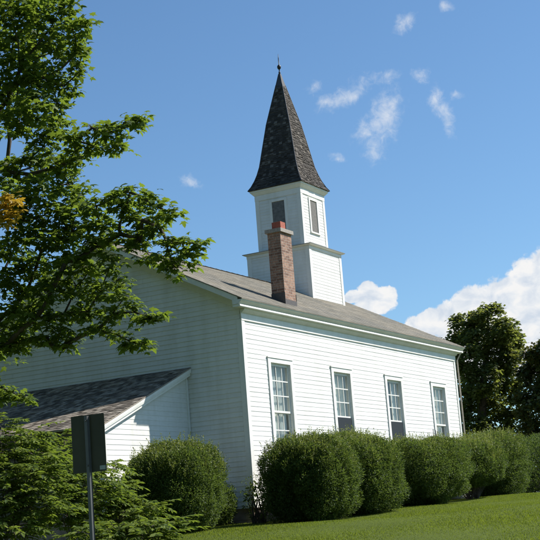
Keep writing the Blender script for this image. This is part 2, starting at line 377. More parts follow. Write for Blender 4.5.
# roof
def shingles(mb, P00, P10, P01, P11, e, tw, th, jit=.004):
    """courses of separate tabs over the bilinear patch; P0*: lower edge, P1*: upper edge end points are (lower-left, lower-right, upper-left, upper-right)"""
    P00, P10, P01, P11 = (np.array(q, float) for q in (P00, P10, P01, P11))
    nrm = np.cross(P10-P00, P01-P00)
    if np.linalg.norm(nrm) < 1e-9: nrm = np.cross(P10-P00, P11-P10)
    nrm /= np.linalg.norm(nrm); Hh = np.linalg.norm((P01+P11)/2-(P00+P10)/2); nc = max(1, round(Hh/e))
    B = lambda a, b: (P00*(1-a)+P10*a)*(1-b)+(P01*(1-a)+P11*a)*b
    for c in range(nc):
        b0, b1 = c/nc, min(1, (c+1.08)/nc); wid = np.linalg.norm(B(1, b0)-B(0, b0)); nt_ = max(1, round(wid/tw)); off = random.random()/nt_
        xs = [0.]+[min(1, max(0, (i+off*nt_*.999)/nt_+random.uniform(-.12, .12)/nt_)) for i in range(nt_)]+[1.]
        xs = sorted(set(xs))
        for i in range(len(xs)-1):
            if (xs[i+1]-xs[i])*wid < .004: continue
            j = random.uniform(-jit, jit)*2/max(Hh, .1); h = th*random.uniform(.75, 1.25)
            p, q = B(xs[i], max(0, b0+j)), B(xs[i+1], max(0, b0+j)); r, s_ = B(xs[i+1], b1), B(xs[i], b1)
            n0 = len(mb.v); mb.v += [tuple(p+nrm*h), tuple(q+nrm*h), tuple(r+nrm*.002), tuple(s_+nrm*.002), tuple(p), tuple(q)]
            mb.f += [(n0, n0+1, n0+2, n0+3), (n0+4, n0+5, n0+1, n0)]; mb.mi += [0, 0]
mb = MB()
for s in (1, -1):
    ya = -OV if s == 1 else W+OV; x0, x1 = -OG, L+OG
    A, B_, C, D = (x0, ya, EH), (x1, ya, EH), (x0, W/2, HR), (x1, W/2, HR)
    if s == 1: shingles(mb, A, B_, C, D, .14, .30, .008)
    else: shingles(mb, B_, A, D, C, .14, .30, .008)
    n0 = len(mb.v); mb.v += [A, B_, D, C]+[(p[0], p[1], p[2]-.018) for p in (A, B_, D, C)]
    mb.f += [(n0, n0+1, n0+2, n0+3), (n0+7, n0+6, n0+5, n0+4), (n0, n0+4, n0+5, n0+1), (n0, n0+3, n0+7, n0+4), (n0+1, n0+5, n0+6, n0+2)]; mb.mi += [0]*5
for k in range(48):
    x = -OG+k*(L+2*OG)/48; w = (L+2*OG)/48*1.06
    for s in (1, -1): mb.poly([(x, W/2, HR+.022), (x+w, W/2, HR+.012), (x+w, W/2-s*.15, HR-.15*SL+.022), (x, W/2-s*.15, HR-.15*SL+.03)])
mb.build('roof', M['roof'], church)

# windows
def window(w, kind):
    mb = MB(); y = 0
    z0, z1 = ZB, ZT-CW; x0, x1 = w+CW, w+WW-CW
    mb.box(w, x0, -.035, .002, ZB-.02, ZT-.02); mb.box(x1, w+WW, -.035, .002, ZB-.02, ZT-.02)
    mb.box(x0+.001, x1-.001, -.034, .002, ZT-CW, ZT-.02); mb.box(w-.02, w+WW+.02, -.05, .002, ZT-.018, ZT+.012)
    mb.box(w-.04, w+WW+.04, -.085, .10, ZB-.075, ZB-.022)
    # jamb lining
    mb.box(x0-.0, x0+.018, .003, .139, z0, z1); mb.box(x1-.018, x1, .003, .139, z0, z1); mb.box(x0+.019, x1-.019, .003, .139, z1-.018, z1)
    fr = mb.build('window', M['trim'], church)
    zm = 2.20; a0, a1 = x0+.02, x1-.02
    for (za, zb, yy, top) in ((zm, z1-.02, .03, True), (z0, zm+.03, .068, False)):
        s = MB(); st = .042
        s.box(a0, a0+st, yy, yy+.034, za, zb); s.box(a1-st, a1, yy, yy+.034, za, zb)
        s.box(a0+st+.0005, a1-st-.0005, yy+.001, yy+.033, za, za+.05); s.box(a0+st+.0005, a1-st-.0005, yy+.001, yy+.033, zb-.045, zb)
        sc = not top and kind == 'screen'
        if not sc:
            for k in (1, 2):
                zz = za+.05+(zb-.045-za-.05)*k/3; s.box(a0+st+.001, a1-st-.001, yy+.004, yy+.03, zz-.013, zz+.013)
            for k in (1, 2):
                xx = a0+st+(a1-a0-2*st)*k/3; s.box(xx-.009, xx+.009, yy+.006, yy+.028, za+.051, zb-.046)
        s.build('sash', M['trim'], fr)
        g = MB(); yg = yy+.017
        if sc: yg = .02
        g.poly([(a0+st*.5, yg, za+.02), (a1-st*.5, yg, za+.02), (a1-st*.5, yg, zb-.02), (a0+st*.5, yg, zb-.02)])
        g.build('screen' if sc else 'pane', M['screen'] if sc else M['glass'], fr)
    # gathered curtains hanging a little way inside
    for xa, xb, ph in ((x0-.10, x0+.56+.1*math.sin(w*3), w), (x0+.585+.1*math.sin(w*3)+.05*(1+math.sin(w*5)), x1+.16, 2+w)):
        c = MB(); nn = 40; zs = [.9, 3.55]; n0 = len(c.v)
        for z in zs:
            for i in range(nn+1):
                xx = xa+(xb-xa)*i/nn; c.v.append((xx, .178+.018*math.sin(i*1.15+ph)+.007*math.sin(i*2.7+ph), z))
        for i in range(nn): c.f.append((n0+i, n0+i+1, n0+nn+2+i, n0+nn+1+i)); c.mi.append(0)
        c.build('curtain', M['curtain'], fr, smooth=True)
    return fr
for w, k in zip(wins, ('glass', 'screen', 'screen', 'glass')): window(w, k)
# windows of the far side wall, for anyone stepping round it
for w in wins:
    mb = MB(); mb.box(w, w+WW, W-.02, W+.035, ZB-.02, ZT); fr = mb.build('window', M['trim'], church)
    g = MB(); g.box(w+CW, w+WW-CW, W+.03, W+.04, ZB+.05, ZT-CW); g.build('pane', M['dark'], fr)

# steeple
TX, TY = 10.594, W/2
st = MB(); A1, Z1, A2, Z2 = 1.109, 8.123, .817, 10.10
def tower_walls(mb, h, z0, z1, hole=None, e=.10):
    for P in (lambda a, z, o: (TX+a, TY-h-o, z), lambda a, z, o: (TX-h-o, TY-a, z), lambda a, z, o: (TX-a, TY+h+o, z), lambda a, z, o: (TX+h+o, TY+a, z)):
        clap(mb, P, lambda z: (-h+.05, h-.05), [hole] if hole else (), z0, z1, e, .0065, (3, 4))
LZ0, LZ1, LW = 8.72, 9.80, .285
tower_walls(st, A1, 5.3, Z1-.15); tower_walls(st, A2, Z1+.02, Z2-.22, (-LW, LW, LZ0, LZ1), .095)
steeple = st.build('steeple', M['siding'], church)
mb = MB()
for h, z0, z1, cw in ((A1, 5.3, Z1-.151, .13), (A2, Z1+.021, Z2-.221, .12)):
    for sx in (1, -1):
        for sy in (1, -1):
            o = .02
            xa, xb = sorted((TX+sx*(h+o), TX+sx*(h-cw))); ya, yb = sorted((TY+sy*(h+o), TY+sy*(h-.01))); mb.box(xa, xb, ya, yb, z0, z1)
            xa, xb = sorted((TX+sx*(h+o), TX+sx*(h-.01))); ya, yb = sorted((TY+sy*(h-.011), TY+sy*(h-cw))); mb.box(xa, xb, ya, yb, z0, z1)
mb.frust(TX, TY, A1+.028, Z1-.15, A1+.028, Z1-.052); mb.frust(TX, TY, A1+.07, Z1-.05, A1+.12, Z1-.022)
mb.frust(TX, TY, A2+.026, Z2-.22, A2+.026, Z2-.04); mb.frust(TX, TY, A2+.04, Z2-.038, A2+.12, Z2+.06); mb.frust(TX, TY, A2+.13, Z2+.062, A2+.135, Z2+.12)
mb.build('tower_trim', M['trim'], steeple)
mb = MB(); mb.frust(TX, TY, A1+.125, Z1-.02, A1+.13, Z1+.0); mb.frust(TX, TY, A1+.12, Z1+.002, A2+.03, Z1+.05); mb.build('tower_ledge', M['ledge'], steeple)
for k in range(4):
    c_, s_ = [(1, 0), (0, 1), (-1, 0), (0, -1)][k]
    def Q(a, o, z): return (TX+c_*(A2+o)-s_*a, TY+s_*(A2+o)+c_*a, z)
    def qbox(m, a0, a1, o0, o1, z0, z1):
        p = [Q(a0, o0, z0), Q(a1, o1, z0)]; m.box(min(p[0][0], p[1][0]), max(p[0][0], p[1][0]), min(p[0][1], p[1][1]), max(p[0][1], p[1][1]), z0, z1)
    cs = MB(); cb = .085
    qbox(cs, -LW-.03, -LW+cb-.03, -.02, .032, LZ0-.03, LZ1+.03); qbox(cs, LW-cb+.03, LW+.03, -.02, .032, LZ0-.03, LZ1+.03)
    qbox(cs, -LW+cb-.029, LW-cb+.029, -.02, .031, LZ1-.05, LZ1+.03); qbox(cs, -LW-.05, LW+.05, -.02, .05, LZ0-.075, LZ0-.031)
    cs.build('louver_frame', M['trim'], steeple)
    lv = MB(); nn = 30; hw = LW-cb+.035
    for i in range(nn):
        z = LZ0+(LZ1-.05-LZ0)*i/nn
        lv.poly([Q(-hw, .012, z), Q(hw, .012, z), Q(hw, -.012, z+.05), Q(-hw, -.012, z+.05)]); lv.poly([Q(-hw, .012, z), Q(hw, .012, z), Q(hw, .012, z-.012), Q(-hw, .012, z-.012)])
    qbox(lv, -hw, hw, -.06, -.05, LZ0, LZ1); lv.build('louver', M['louver'], steeple)
sp = MB(); prof = [(.99, 10.215), (.90, 10.36), (.81, 10.56), (.735, 10.78), (.665, 11.05), (.615, 11.35), (.43, 12.45), (.115, 13.86)]
for (h0, z0), (h1, z1) in zip(prof, prof[1:]):
    for k in range(4):
        c = [(-1, -1), (1, -1), (1, 1), (-1, 1)]; a, b = c[k], c[(k+1) % 4]
        shingles(sp, (TX+a[0]*h0, TY+a[1]*h0, z0), (TX+b[0]*h0, TY+b[1]*h0, z0), (TX+a[0]*h1, TY+a[1]*h1, z1), (TX+b[0]*h1, TY+b[1]*h1, z1), .085, .11, .014, .02)
    sp.frust(TX, TY, h0-.006, z0, h1-.006, z1, 0, z0 < 10.3)
sp.build('spire', M['spire'], steeple)
hp = MB()
for (h0, z0), (h1, z1) in zip(prof, prof[1:]):
    for a, b in ((-1, -1), (1, -1), (1, 1), (-1, 1)): hp.tube([(TX+a*h0, TY+b*h0, z0+.012), (TX+a*h1, TY+b*h1, z1+.012)], [.02, .017], 5)
hp.frust(TX, TY, .148, 13.75, .035, 14.27); hp.build('spire_cap', M['cap'], steeple)
fn = MB(); fn.lathe(TX, TY, [(.03, 14.24), (.035, 14.32), (.018, 14.36), (.018, 14.42), (.035, 14.44), (.058, 14.47), (.066, 14.51), (.058, 14.55), (.035, 14.58), (.014, 14.60), (.014, 14.80), (.004, 14.98)])
fn.build('finial', M['iron'], steeple, smooth=True)
# chimney
cx, cyy, ca, cb = 3.166, .49, .30, .19
mb = MB(); mb.box(cx-ca, cx+ca, cyy-cb, cyy+cb, 4.7, 6.99); ch = mb.build('chimney', M['brick'], church, uv=True)
mb = MB(); mb.box(cx-ca-.05, cx+ca+.05, cyy-cb-.05, cyy+cb+.05, 6.992, 7.09); mb.build('chimney_cap', M['concrete'], ch)
mb = MB(); a, t = .13, .03
for x0, x1, y0, y1 in ((-a, a, -a, -a+t), (-a, a, a-t, a), (-a, -a+t, -a+t+.001, a-t-.001), (a-t, a, -a+t+.001, a-t-.001)): mb.box(cx+x0, cx+x1, cyy+y0, cyy+y1, 7.085, 7.31)
mb.build('flue', M['clay'], ch)
mb = MB()
zl, zh = roof_z(cyy-cb)-.02, roof_z(cyy+cb)
for (x0, x1, y0, y1, z) in ((cx-ca-.012, cx-ca-.001, cyy-cb-.012, cyy+cb+.012, zh+.12), (cx+ca+.001, cx+ca+.012, cyy-cb-.012, cyy+cb+.012, zh+.12), (cx-ca, cx+ca, cyy-cb-.012, cyy-cb-.001, zl+.15)): mb.box(x0, x1, y0, y1, zl-.1, z)
mb.build('flashing', M['flash'], ch)

# lean-to against the back gable
YS, HS, DX, ZD, YE = 1.60, 3.385, 3.64, 1.93, 7.75
slope = (HS-ZD)/DX
mb = MB(); clap(mb, lambda a, z, o: (a, YS-o, z), lambda z: (-DX+.12 if z < 1.92 else min(-.02, -DX+(z-ZD+.1)/slope), -.026), (), 0, 3.26)
lt = mb.build('lean_to', M['siding'], church)
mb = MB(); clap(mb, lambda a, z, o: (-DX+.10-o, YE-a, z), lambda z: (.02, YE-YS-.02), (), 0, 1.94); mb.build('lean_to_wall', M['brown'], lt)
mb = MB(); clap(mb, lambda a, z, o: (-a, YE+o, z), lambda z: (.03, DX-.12 if z < 1.92 else max(.04, DX-(z-ZD+.1)/slope)), (), 0, 3.26); mb.build('lean_to_wall', M['siding'], lt)
mb = MB(); mb.box(-DX+.08, -DX+.19, YS-.024, YS+.003, -.01, 1.9); mb.box(-DX+.076, -DX+.0995, YS+.004, YS+.1, -.01, 1.9); mb.build('corner_board', M['trim'], lt)
mb = MB(); mb.box(-.115, -.027, YS-.023, YS+.003, -.01, 3.1); mb.build('corner_board', M['trim'], lt)
mb = MB(); mb.box(-DX+.13, -.01, YS+.03, YE-.03, -1.2, -.003); mb.build('foundation', M['stone'], lt)
mb = MB(); y0, y1 = YS-.14, YE+.14; xl = -DX-.1; zl = ZD-.1*slope
shingles(mb, (xl, y1, zl), (xl, y0, zl), (-.028, y1, HS), (-.028, y0, HS), .135, .13, .012, .008)
n0 = len(mb.v); q = [(xl, y0, zl), (-.028, y0, HS), (-.028, y1, HS), (xl, y1, zl)]
mb.v += q+[(p[0], p[1], p[2]-.03) for p in q]; mb.f += [(n0, n0+1, n0+2, n0+3), (n0+7, n0+6, n0+5, n0+4)]+[(n0+i, n0+4+i, n0+4+(i+1) % 4, n0+(i+1) % 4) for i in range(4)]; mb.mi += [0]*6
mb.build('lean_to_roof', M['shed_roof'], lt)
mb = MB()
for yy, sd in ((y0, (0, 1, 0)), (y1, (0, -1, 0))):
    mb = MB()
    A, B_ = (xl+.02, yy, zl-.03), (-.03, yy, HS-.032)
    mb.beam(A, B_, [(.006, -.10), (.03, -.10), (.03, 0), (-.0, 0), (-.0, -.05)], sd, (0, 0, 1)); mb.beam(A, B_, [(.032, -.165), (.05, -.165), (.05, 0), (.032, 0)], sd, (0, 0, 1)); mb.beam(A, B_, [(.052, -.11), (.139, -.11), (.139, -.05), (.052, -.05)], sd, (0, 0, 1))
    mb.build('lean_to_trim', M['trim'], lt)

# ------------------------------------------------------------------ vegetation builders
ML = [(0, .30, .03), (0, 0, 0), (.26, -.10, -.05), (.23, .12, .02), (.56, .40, -.10), (.22, .40, .02), (.20, .66, -.01), (0, 1, -.14),
      (-.20, .66, -.01), (-.22, .40, .02), (-.56, .40, -.10), (-.23, .12, .02), (-.26, -.10, -.05)]
MF = [(0, i, i+1) for i in range(1, 12)]+[(0, 12, 1)]
QL = [(0, 0, 0), (.42, .45, .04), (0, 1, -.08), (-.42, .45, .04)]; QF = [(0, 1, 2), (0, 2, 3)]
QS = [(0, 0, 0), (.24, .5, .05), (0, 1, -.05), (-.24, .5, .05)]

def limbs(mb, trunk, nodes, k0=.011, minr=.006, cap=9.):
    """trunk: list of (point, radius); nodes: (n,3) blob centres joined to the nearest node closer to the trunk"""
    tp = np.array([p for p, r in trunk]); mb.tube([p for p, r in trunk], [r for p, r in trunk], 10)
    nodes = np.array(nodes); d0 = np.min(np.linalg.norm(nodes[:, None]-tp[None], axis=2), axis=1); order = np.argsort(d0)
    P = list(tp); par = [-1]*len(tp); cost = [0]*len(tp)
    for i in order:
        c = nodes[i]; dd = [np.linalg.norm(c-np.array(p))*(1.0+(.35 if p[2] > c[2]+.2 else 0))+.35*cost[j] for j, p in enumerate(P)]
        j = int(np.argmin(dd)); P.append(c); par.append(j); cost.append(cost[j]+np.linalg.norm(c-P[j]))
    w = np.ones(len(P))
    for i in range(len(P)-1, len(tp)-1, -1):
        if par[i] >= len(tp): w[par[i]] += w[i]
    for i in range(len(tp), len(P)):
        a, b = np.array(P[par[i]]), np.array(P[i]); m = (a+b)/2+rng.normal(0, .05, 3)*np.linalg.norm(b-a)+np.array([0, 0, -.04])*np.linalg.norm(b-a)
        r0 = max(minr, k0*math.sqrt(w[i])*1.25); r1 = max(minr*.7, k0*math.sqrt(w[i])*.85)
        r0, r1 = min(r0, cap), min(r1, cap); mb.tube([a, m, b], [r0, (r0+r1)/2, r1], 6)

def rosettes(cen, rad, m, k, size, spread, tw=None):
    """leaves in whorls at twig ends inside an ellipsoid"""
    d = unit(m)*(rng.uniform(.15, 1, (m, 1))**.45)*rad; c = cen+d
    pos, T, Nn = [], [], []
    for i in range(m):
        if tw is not None: tw.tube([cen+d[i]*.15, cen+d[i]*.6+[0, 0, .02], c[i]], [.006, .004, .0025], 4)
        kk = rng.integers(max(2, k-2), k+3); az = rng.uniform(0, 6.283)+np.arange(kk)*2.4; dr = rng.uniform(-.75, .25, kk)
        t = np.stack([np.cos(az), np.sin(az), dr], 1); pos.append(c[i]+t*rng.uniform(.0, spread, (kk, 1))+rng.normal(0, spread*.35, (kk, 3)))
        T.append(t); nn = np.stack([rng.normal(0, .45, kk), rng.normal(0, .45, kk), np.ones(kk)], 1); Nn.append(nn)
    return np.concatenate(pos), np.concatenate(T), np.concatenate(Nn)

# ------------------------------------------------------------------ the near maple on the left
def near_maple():
    B = [ # u, v, r_u, r_v (photo pixels), depth
     (10,8,26,20,17),(38,6,20,14,17.5),(60,8,14,12,17),(14,40,26,22,18),(45,35,18,14,17.2),(72,30,14,10,16.8),(88,24,8,6,16.6),(60,50,14,10,17.6),(78,52,10,10,17),(82,70,7,8,17),
     (20,70,26,20,17.4),(45,78,18,14,17),(64,86,12,12,17.2),(8,100,20,18,18.2),(36,104,20,14,16.6),(58,104,12,9,17),(20,122,22,12,17.2),(50,124,18,12,17.8),
     (74,140,14,10,16.8),(92,128,12,9,16.6),(112,132,13,10,16.4),(128,124,11,8,16.2),(140,121,7,5,16.1),(100,148,13,10,16.8),(80,158,12,10,17.2),(118,146,9,7,16.6),
     (44,146,14,10,18),(60,166,18,12,17.5),(30,168,20,14,18.2),(6,172,14,14,18),(12,196,20,14,17),(40,190,22,14,16.6),(70,186,16,12,17.4),(50,212,22,12,17.2),(22,222,22,14,17),(78,208,16,12,17),
     (96,206,12,10,16.6),(112,198,12,9,16.4),(130,193,11,7,16.2),(146,200,12,9,16),(160,208,11,8,15.9),(174,213,9,6,15.8),(124,212,14,9,16.4),(100,224,16,10,16.8),(142,220,13,9,16.2),(158,226,12,7,16.1),
     (120,234,16,10,16.5),(72,232,18,12,17),(44,240,22,12,16.8),(14,250,20,14,17.4),(96,246,18,10,16.6),(140,240,14,8,16.3),(166,240,12,8,16),(182,243,9,8,15.8),(195,243,8,5,15.7),(188,256,9,7,15.8),(170,256,11,8,16),(150,256,9,6,16.3),
     (176,268,9,7,15.9),(66,262,20,12,16.6),(36,268,22,12,17.2),(8,278,18,14,17),(90,268,15,9,16.9),(112,262,12,8,16.5),(118,280,12,8,16.5),(100,292,14,9,16.7),(76,286,16,12,17),(50,292,20,12,16.7),(20,300,22,14,17.4),
     (124,298,11,8,16.4),(134,312,10,8,16.2),(148,316,9,6,16.1),(158,317,6,4,16),(112,314,12,8,16.5),(88,312,14,10,16.8),(64,314,16,10,17),(36,318,22,12,16.8),(8,326,18,12,17.2),
     (96,330,12,8,16.6),(116,334,10,7,16.4),(132,342,9,6,16.2),(143,344,6,4,16.1),(70,334,13,9,16.9),(46,338,16,9,17),(20,342,16,9,17.2),(62,347,9,5,16.8),(4,348,9,5,17),
     (2,388,9,4,17.4),(12,392,9,4,17.2),(22,398,7,4,17.1),(6,400,8,4,17.3)]
    tb = at(-175, 560, 18.6); tb[2] = float(ground_z(tb[0], tb[1]))-.1
    top = at(-150, 60, 18.6)
    root = empty('maple_tree', tb); tag(root, 'large leafy green maple at the left edge, branches reaching over the church gable', 'tree')
    tr = [(tb, .34), (tb*.85+top*.15+[0, 0, .0], .25), (tb*.6+top*.4+[.1, .05, 0], .21), (tb*.35+top*.65, .16), (top, .11), (top+[.1, -.1, 1.8], .05)]
    cen = [at(u, v, D) for u, v, *_r, D in B]; rad = [((ru+rv)/2*D/FPX*1.12) for u, v, ru, rv, D in B]; asp = [(ru/((ru+rv)/2), rv/((ru+rv)/2)) for u, v, ru, rv, D in B]
    # rest of the crown, outside the frame, enlarged to block skylight on the gable
    C = (at(-165, 130, 18.6)); extra = []
    while len(extra) < 150:
        p = C+unit(1)[0]*(rng.uniform(.35, 1)**.4)*np.array([4.6, 4.6, 5.2])+[0, 0, 1.0]; r = p-CAM; z = r@FWD; u = 270+FPX*(r@RIGHT)/z; v = 270-FPX*(r@UP)/z
        if u < -28 or v < -40:
            if p[2] > tb[2]+2.6: extra.append(p)
    tw = MB(); mb = MB(); limbs(mb, tr, cen[:-4]+[p for p in extra if p[2] > cen[-1][2]+.6], .008, .006, .032)
    st = at(-90, 372, 18); q = [st, at(-30, 388, 17.6)]+cen[-4:-1]; mb.tube([tr[1][0]]+q, [.05, .03, .02, .014, .008, .004], 6)
    P, T, Nn = [], [], []
    ax = RIGHT; up = UP; fw = FWD
    for i, (c, r, (au, av)) in enumerate(zip(cen, rad, asp)):
        m = int(np.clip(640*r*r, 8, 85)); p, t, nn = rosettes(np.zeros(3), np.array([1, 1, 1.])*r, m, 6, .12, .07)
        p = np.outer(p@ax, ax*au)+np.outer(p@up, up*av)+np.outer(p@fw, fw*1.6)+c; P.append(p); T.append(t); Nn.append(nn)
        for k in range(7):
            d = unit(1)[0]*r*.9; d[2] *= .5; tw.tube([c, c+d*.5+[0, 0, .02], c+d], [.006, .004, .002], 4)
    for c in extra:
        p, t, nn = rosettes(c, np.array([.75, .75, .55]), 34, 6, .12, .08); P.append(p); T.append(t); Nn.append(nn)
    P, T, Nn = map(np.concatenate, (P, T, Nn)); sc = rng.uniform(.065, .122, len(P))
    mb.v += []; n0 = len(mb.v); mb.v += tw.v; mb.f += [tuple(n0+i for i in f) for f in tw.f]; mb.mi += tw.mi
    mb.build('trunk', M['bark'], root, smooth=True)
    scatter('crown', ML, MF, P, T, Nn, sc, M['maple'], root)
    c = at(9, 208, 15.5); p, t, nn = rosettes(c, np.array([.15, .15, .17]), 22, 6, .1, .06)
    o = scatter('leaf_cluster', ML, MF, p, t, nn, rng.uniform(.07, .11, len(p)), M['yellow'], root); o['label'] = 'yellow and orange patch of turning leaves'
    print('maple leaves', len(P))
near_maple()

# ------------------------------------------------------------------ trees behind the church
def back_tree(label, u, v0, D, blobs, mat, nleaf, size, seed):
    b = at(u, v0, D); b[2] = float(ground_z(b[0], b[1]))-.1; root = empty('maple_tree', b); tag(root, label, 'tree', 'trees behind the church')
    cen = np.array([at(a, b_, D+dd) for a, b_, ru, rv, dd in blobs]); top = cen[np.argmax(cen[:, 2])]
    t1 = b+np.array([0, 0, (top[2]-b[2])*.3]); tr = [(b, .38), (t1, .27), (t1*.45+top*.55, .15), (top-[0, 0, .6], .05)]
    mb = MB(); 
    P, T, Nn, tips = [], [], [], []
    tot = sum(ru*rv for _, _, ru, rv, _ in blobs)
    for c, (_, _, ru, rv, dd) in zip(cen, blobs):
        R = np.array([ru*D/FPX, ru*D/FPX, rv*D/FPX]); m = max(4, int(nleaf/9*ru*rv/tot))
        nsub = max(7, int(ru*rv/9)); sub = c+unit(nsub)*(rng.uniform(.3, 1, (nsub, 1))**.4)*R; tips += list(sub[:5])
        for s in sub:
            p, t, nn = rosettes(s, R*.17+.10, max(2, m//nsub), 8, size, .16); P.append(p); T.append(t); Nn.append(nn+rng.normal(0, .35, nn.shape))
    limbs(mb, tr, list(cen)+tips, .022, .012); mb.build('trunk', M['bark'], root, smooth=True)
    P, T, Nn = map(np.concatenate, (P, T, Nn)); scatter('crown', QL, QF, P, T, Nn, rng.uniform(size*.7, size*1.25, len(P)), mat, root); print(label, len(P))
back_tree('tall dark maple behind the far end of the church', 487, 510, 60,
  [(487,316,17,10,0),(467,324,16,12,1),(506,328,14,11,-1),(455,342,10,12,1),(486,338,24,15,0),(516,345,9,14,1),(466,358,14,16,-1),(500,358,18,16,0),(452,372,8,16,1),(482,380,18,16,-1),(510,382,14,16,0),
   (462,400,14,14,0),(490,404,16,14,1),(516,406,10,14,0),(470,424,14,12,-1),(500,426,16,12,0),(456,432,9,12,1),(482,446,14,9,0),(512,446,10,10,0)], M['farleaf'], 32000, .16, 1)
back_tree('dense dark maple cut off by the right edge of the picture', 556, 505, 56,
  [(545,352,16,14,0),(562,345,20,16,0),(536,372,12,14,1),(556,380,22,18,0),(534,398,10,14,0),(552,410,20,18,-1),(532,424,12,12,0),(550,440,20,14,0),(580,390,24,30,0),(590,430,22,22,0),(530,440,10,9,0),(572,360,20,16,2),(527,356,8,8,0),(524,378,9,12,1),(523,404,10,12,0),(526,428,10,10,1),(540,362,16,12,1)], M['farleaf2'], 25000, .16, 2)

def skylight_blocker_tree(label, x, y, h, rr, seed):  # unseen trees, added only to cut the skylight reaching the back gable
    r = np.random.default_rng(seed); gz = float(ground_z(x, y)); root = empty('added_shade_tree', (x, y, gz-.1)); tag(root, label, 'tree', 'unseen trees added left of the church to block skylight')
    mb = MB(); cz = gz+h*.6; sub = np.array([x, y, cz])+unit(80)*(rng.uniform(.35, 1, (80, 1))**.4)*np.array([rr, rr, h*.42])
    b = np.array([x, y, gz-.1]); limbs(mb, [(b, .32), (b+[.1, 0, h*.3], .24), (b+[.1, .1, h*.6], .13), (b+[0, 0, h*.9], .04)], sub, .02, .012); mb.build('trunk', M['bark'], root, smooth=True)
    P, T, Nn = [], [], []
    for q in sub:
        p, t, nn = rosettes(q, np.array([1.15, 1.15, 1.0]), 22, 8, .2, .25); P.append(p); T.append(t); Nn.append(nn)
    P, T, Nn = map(np.concatenate, (P, T, Nn)); scatter('crown', QL, QF, P, T, Nn, rng.uniform(.2, .34, len(P)), M['maple'], root)
for k_, (x_, y_, h_, r_) in enumerate(((-8.2, 9.9, 15.5, 4.6), (-18.5, 1.4, 15, 4.6), (-7.5, 16, 16, 5.2), (-29, -5.0, 15, 5), (-36, -14, 15, 5), (-14.5, 6.6, 16, 4.9))):
    skylight_blocker_tree(('broad unseen tree added beside the lean-to to block skylight', 'broad unseen tree added behind the near maple to block skylight', 'broad unseen tree added past the back corner of the church to block skylight', 'broad unseen tree added on the slope to the left to block skylight', 'broad unseen tree added at the far left of the lawn to block skylight', 'tall unseen tree added behind the others left of the church to block skylight')[k_], x_, y_, h_, r_, 50+k_)

# ------------------------------------------------------------------ clipped shrubs
def shrub(label, c, rx, ry, h, nleaf, group, sprigs=800, mat='hedge', seed=0, sq=.54, name='clipped_shrub', gaps=0.):
    r = np.random.default_rng(100+seed); gz = float(ground_z(c[0], c[1])); root = empty(name, (c[0], c[1], gz)); tag(root, label, 'shrub', group)
    K = r.normal(size=(9, 3))*r.uniform(1.5, 4.5, (9, 1)); PH = r.uniform(0, 6.28, 9); AM = r.uniform(.25, 1, 9)/np.linalg.norm(K, axis=1)
    def surf(d):
        e = 2/sq; rad = (np.abs(d[:, 0])**e+np.abs(d[:, 1])**e+np.abs(d[:, 2])**e)**(-1/e)
        l = 1+.15*np.sum(np.sin(d@K.T*1.0+PH)*AM, axis=1)+.022*np.sum(np.sin(d@(K*3.3).T+PH*2), axis=1)/2
        return d*(rad*l)[:, None]
    def place(d, f):
        p = surf(d)*f[:, None]; z = (p[:, 2]+1)/2; nar = np.interp(z, [0, .25, .5, 1], [.86, .95, 1.0, .95])
        return np.stack([c[0]+p[:, 0]*rx*nar, c[1]+p[:, 1]*ry*nar, gz+.02+z*h], 1)
    n = int(nleaf*2.7); d = r.normal(size=(n, 3)); d /= np.linalg.norm(d, axis=1, keepdims=True)
    clump = np.sum(np.sin(d@(K*3.1).T+PH), axis=1)/3
    f = 1-np.abs(r.normal(0, .07, n))-.075*np.clip(clump, -1, 1)+.02; f[: n//5] = r.uniform(.55, .95, n//5)
    P = place(d, f)+r.normal(0, .02, (n, 3)); T = d+r.normal(0, .6, (n, 3))+[0, 0, .35]; Nn = d+r.normal(0, .7, (n, 3))+[0, 0, .4]
    m = int(n*.28); di = d[:m]; Pi = place(di, r.uniform(.55, .90, m)); P = np.concatenate([P, Pi]); T = np.concatenate([T, r.normal(size=(m, 3))]); Nn = np.concatenate([Nn, di+r.normal(0, .4, (m, 3))])
    S = np.concatenate([r.uniform(.026, .06, n), r.uniform(.08, .14, m)]); ok = P[:, 2] > gz
    scatter('foliage', QS, QF, P[ok], T[ok], Nn[ok], S[ok], M[mat], root)
    # inner twigs and stems
    mb = MB()
    for k in range(46):
        e = place(d[k:k+1], np.array([.86]))[0]; a = r.uniform(0, 6.28); b0 = np.array([c[0]+.15*math.cos(a), c[1]+.15*math.sin(a), gz-.03]); m = (b0*.5+e*.5)+[0, 0, .05]
        mb.tube([b0, m, e], [.014, .008, .003], 5)
    mb.build('stem', M['bark'], root)
    # long shoots that escaped the shears
    if sprigs:
        u = r.normal(size=(sprigs, 3)); u[:, 2] = np.abs(u[:, 2])*1.2+.25; u /= np.linalg.norm(u, axis=1, keepdims=True); b0 = place(u, np.full(sprigs, .97)); P, T, Nn = [], [], []
        for i in range(sprigs):
            Ln = r.uniform(.05, .12)+.22*r.random()**3; dr = u[i]*.4+[0, 0, 1]+r.normal(0, .25, 3); dr /= np.linalg.norm(dr); k = int(Ln/.014)
            tt = np.linspace(0, Ln, k)[:, None]; P.append(b0[i]+tt*dr); q = r.normal(size=(k, 3)); T.append(q+dr*.9); Nn.append(r.normal(size=(k, 3)))
        P, T, Nn = map(np.concatenate, (P, T, Nn)); scatter('shoots', QS, QF, P, T, Nn, r.uniform(.022, .048, len(P)), M['sprig'], root)
    return root
G = 'clipped shrubs along the sunny wall'
shrub('clipped shrub nearest the church corner, under the first window', (-.22, -1.62), 1.0, .93, 1.74, 25000, G, seed=1)
shrub('clipped shrub second from the church corner, under the second window', (2.15, -1.62), 1.12, 1.0, 1.78, 24000, G, seed=2)
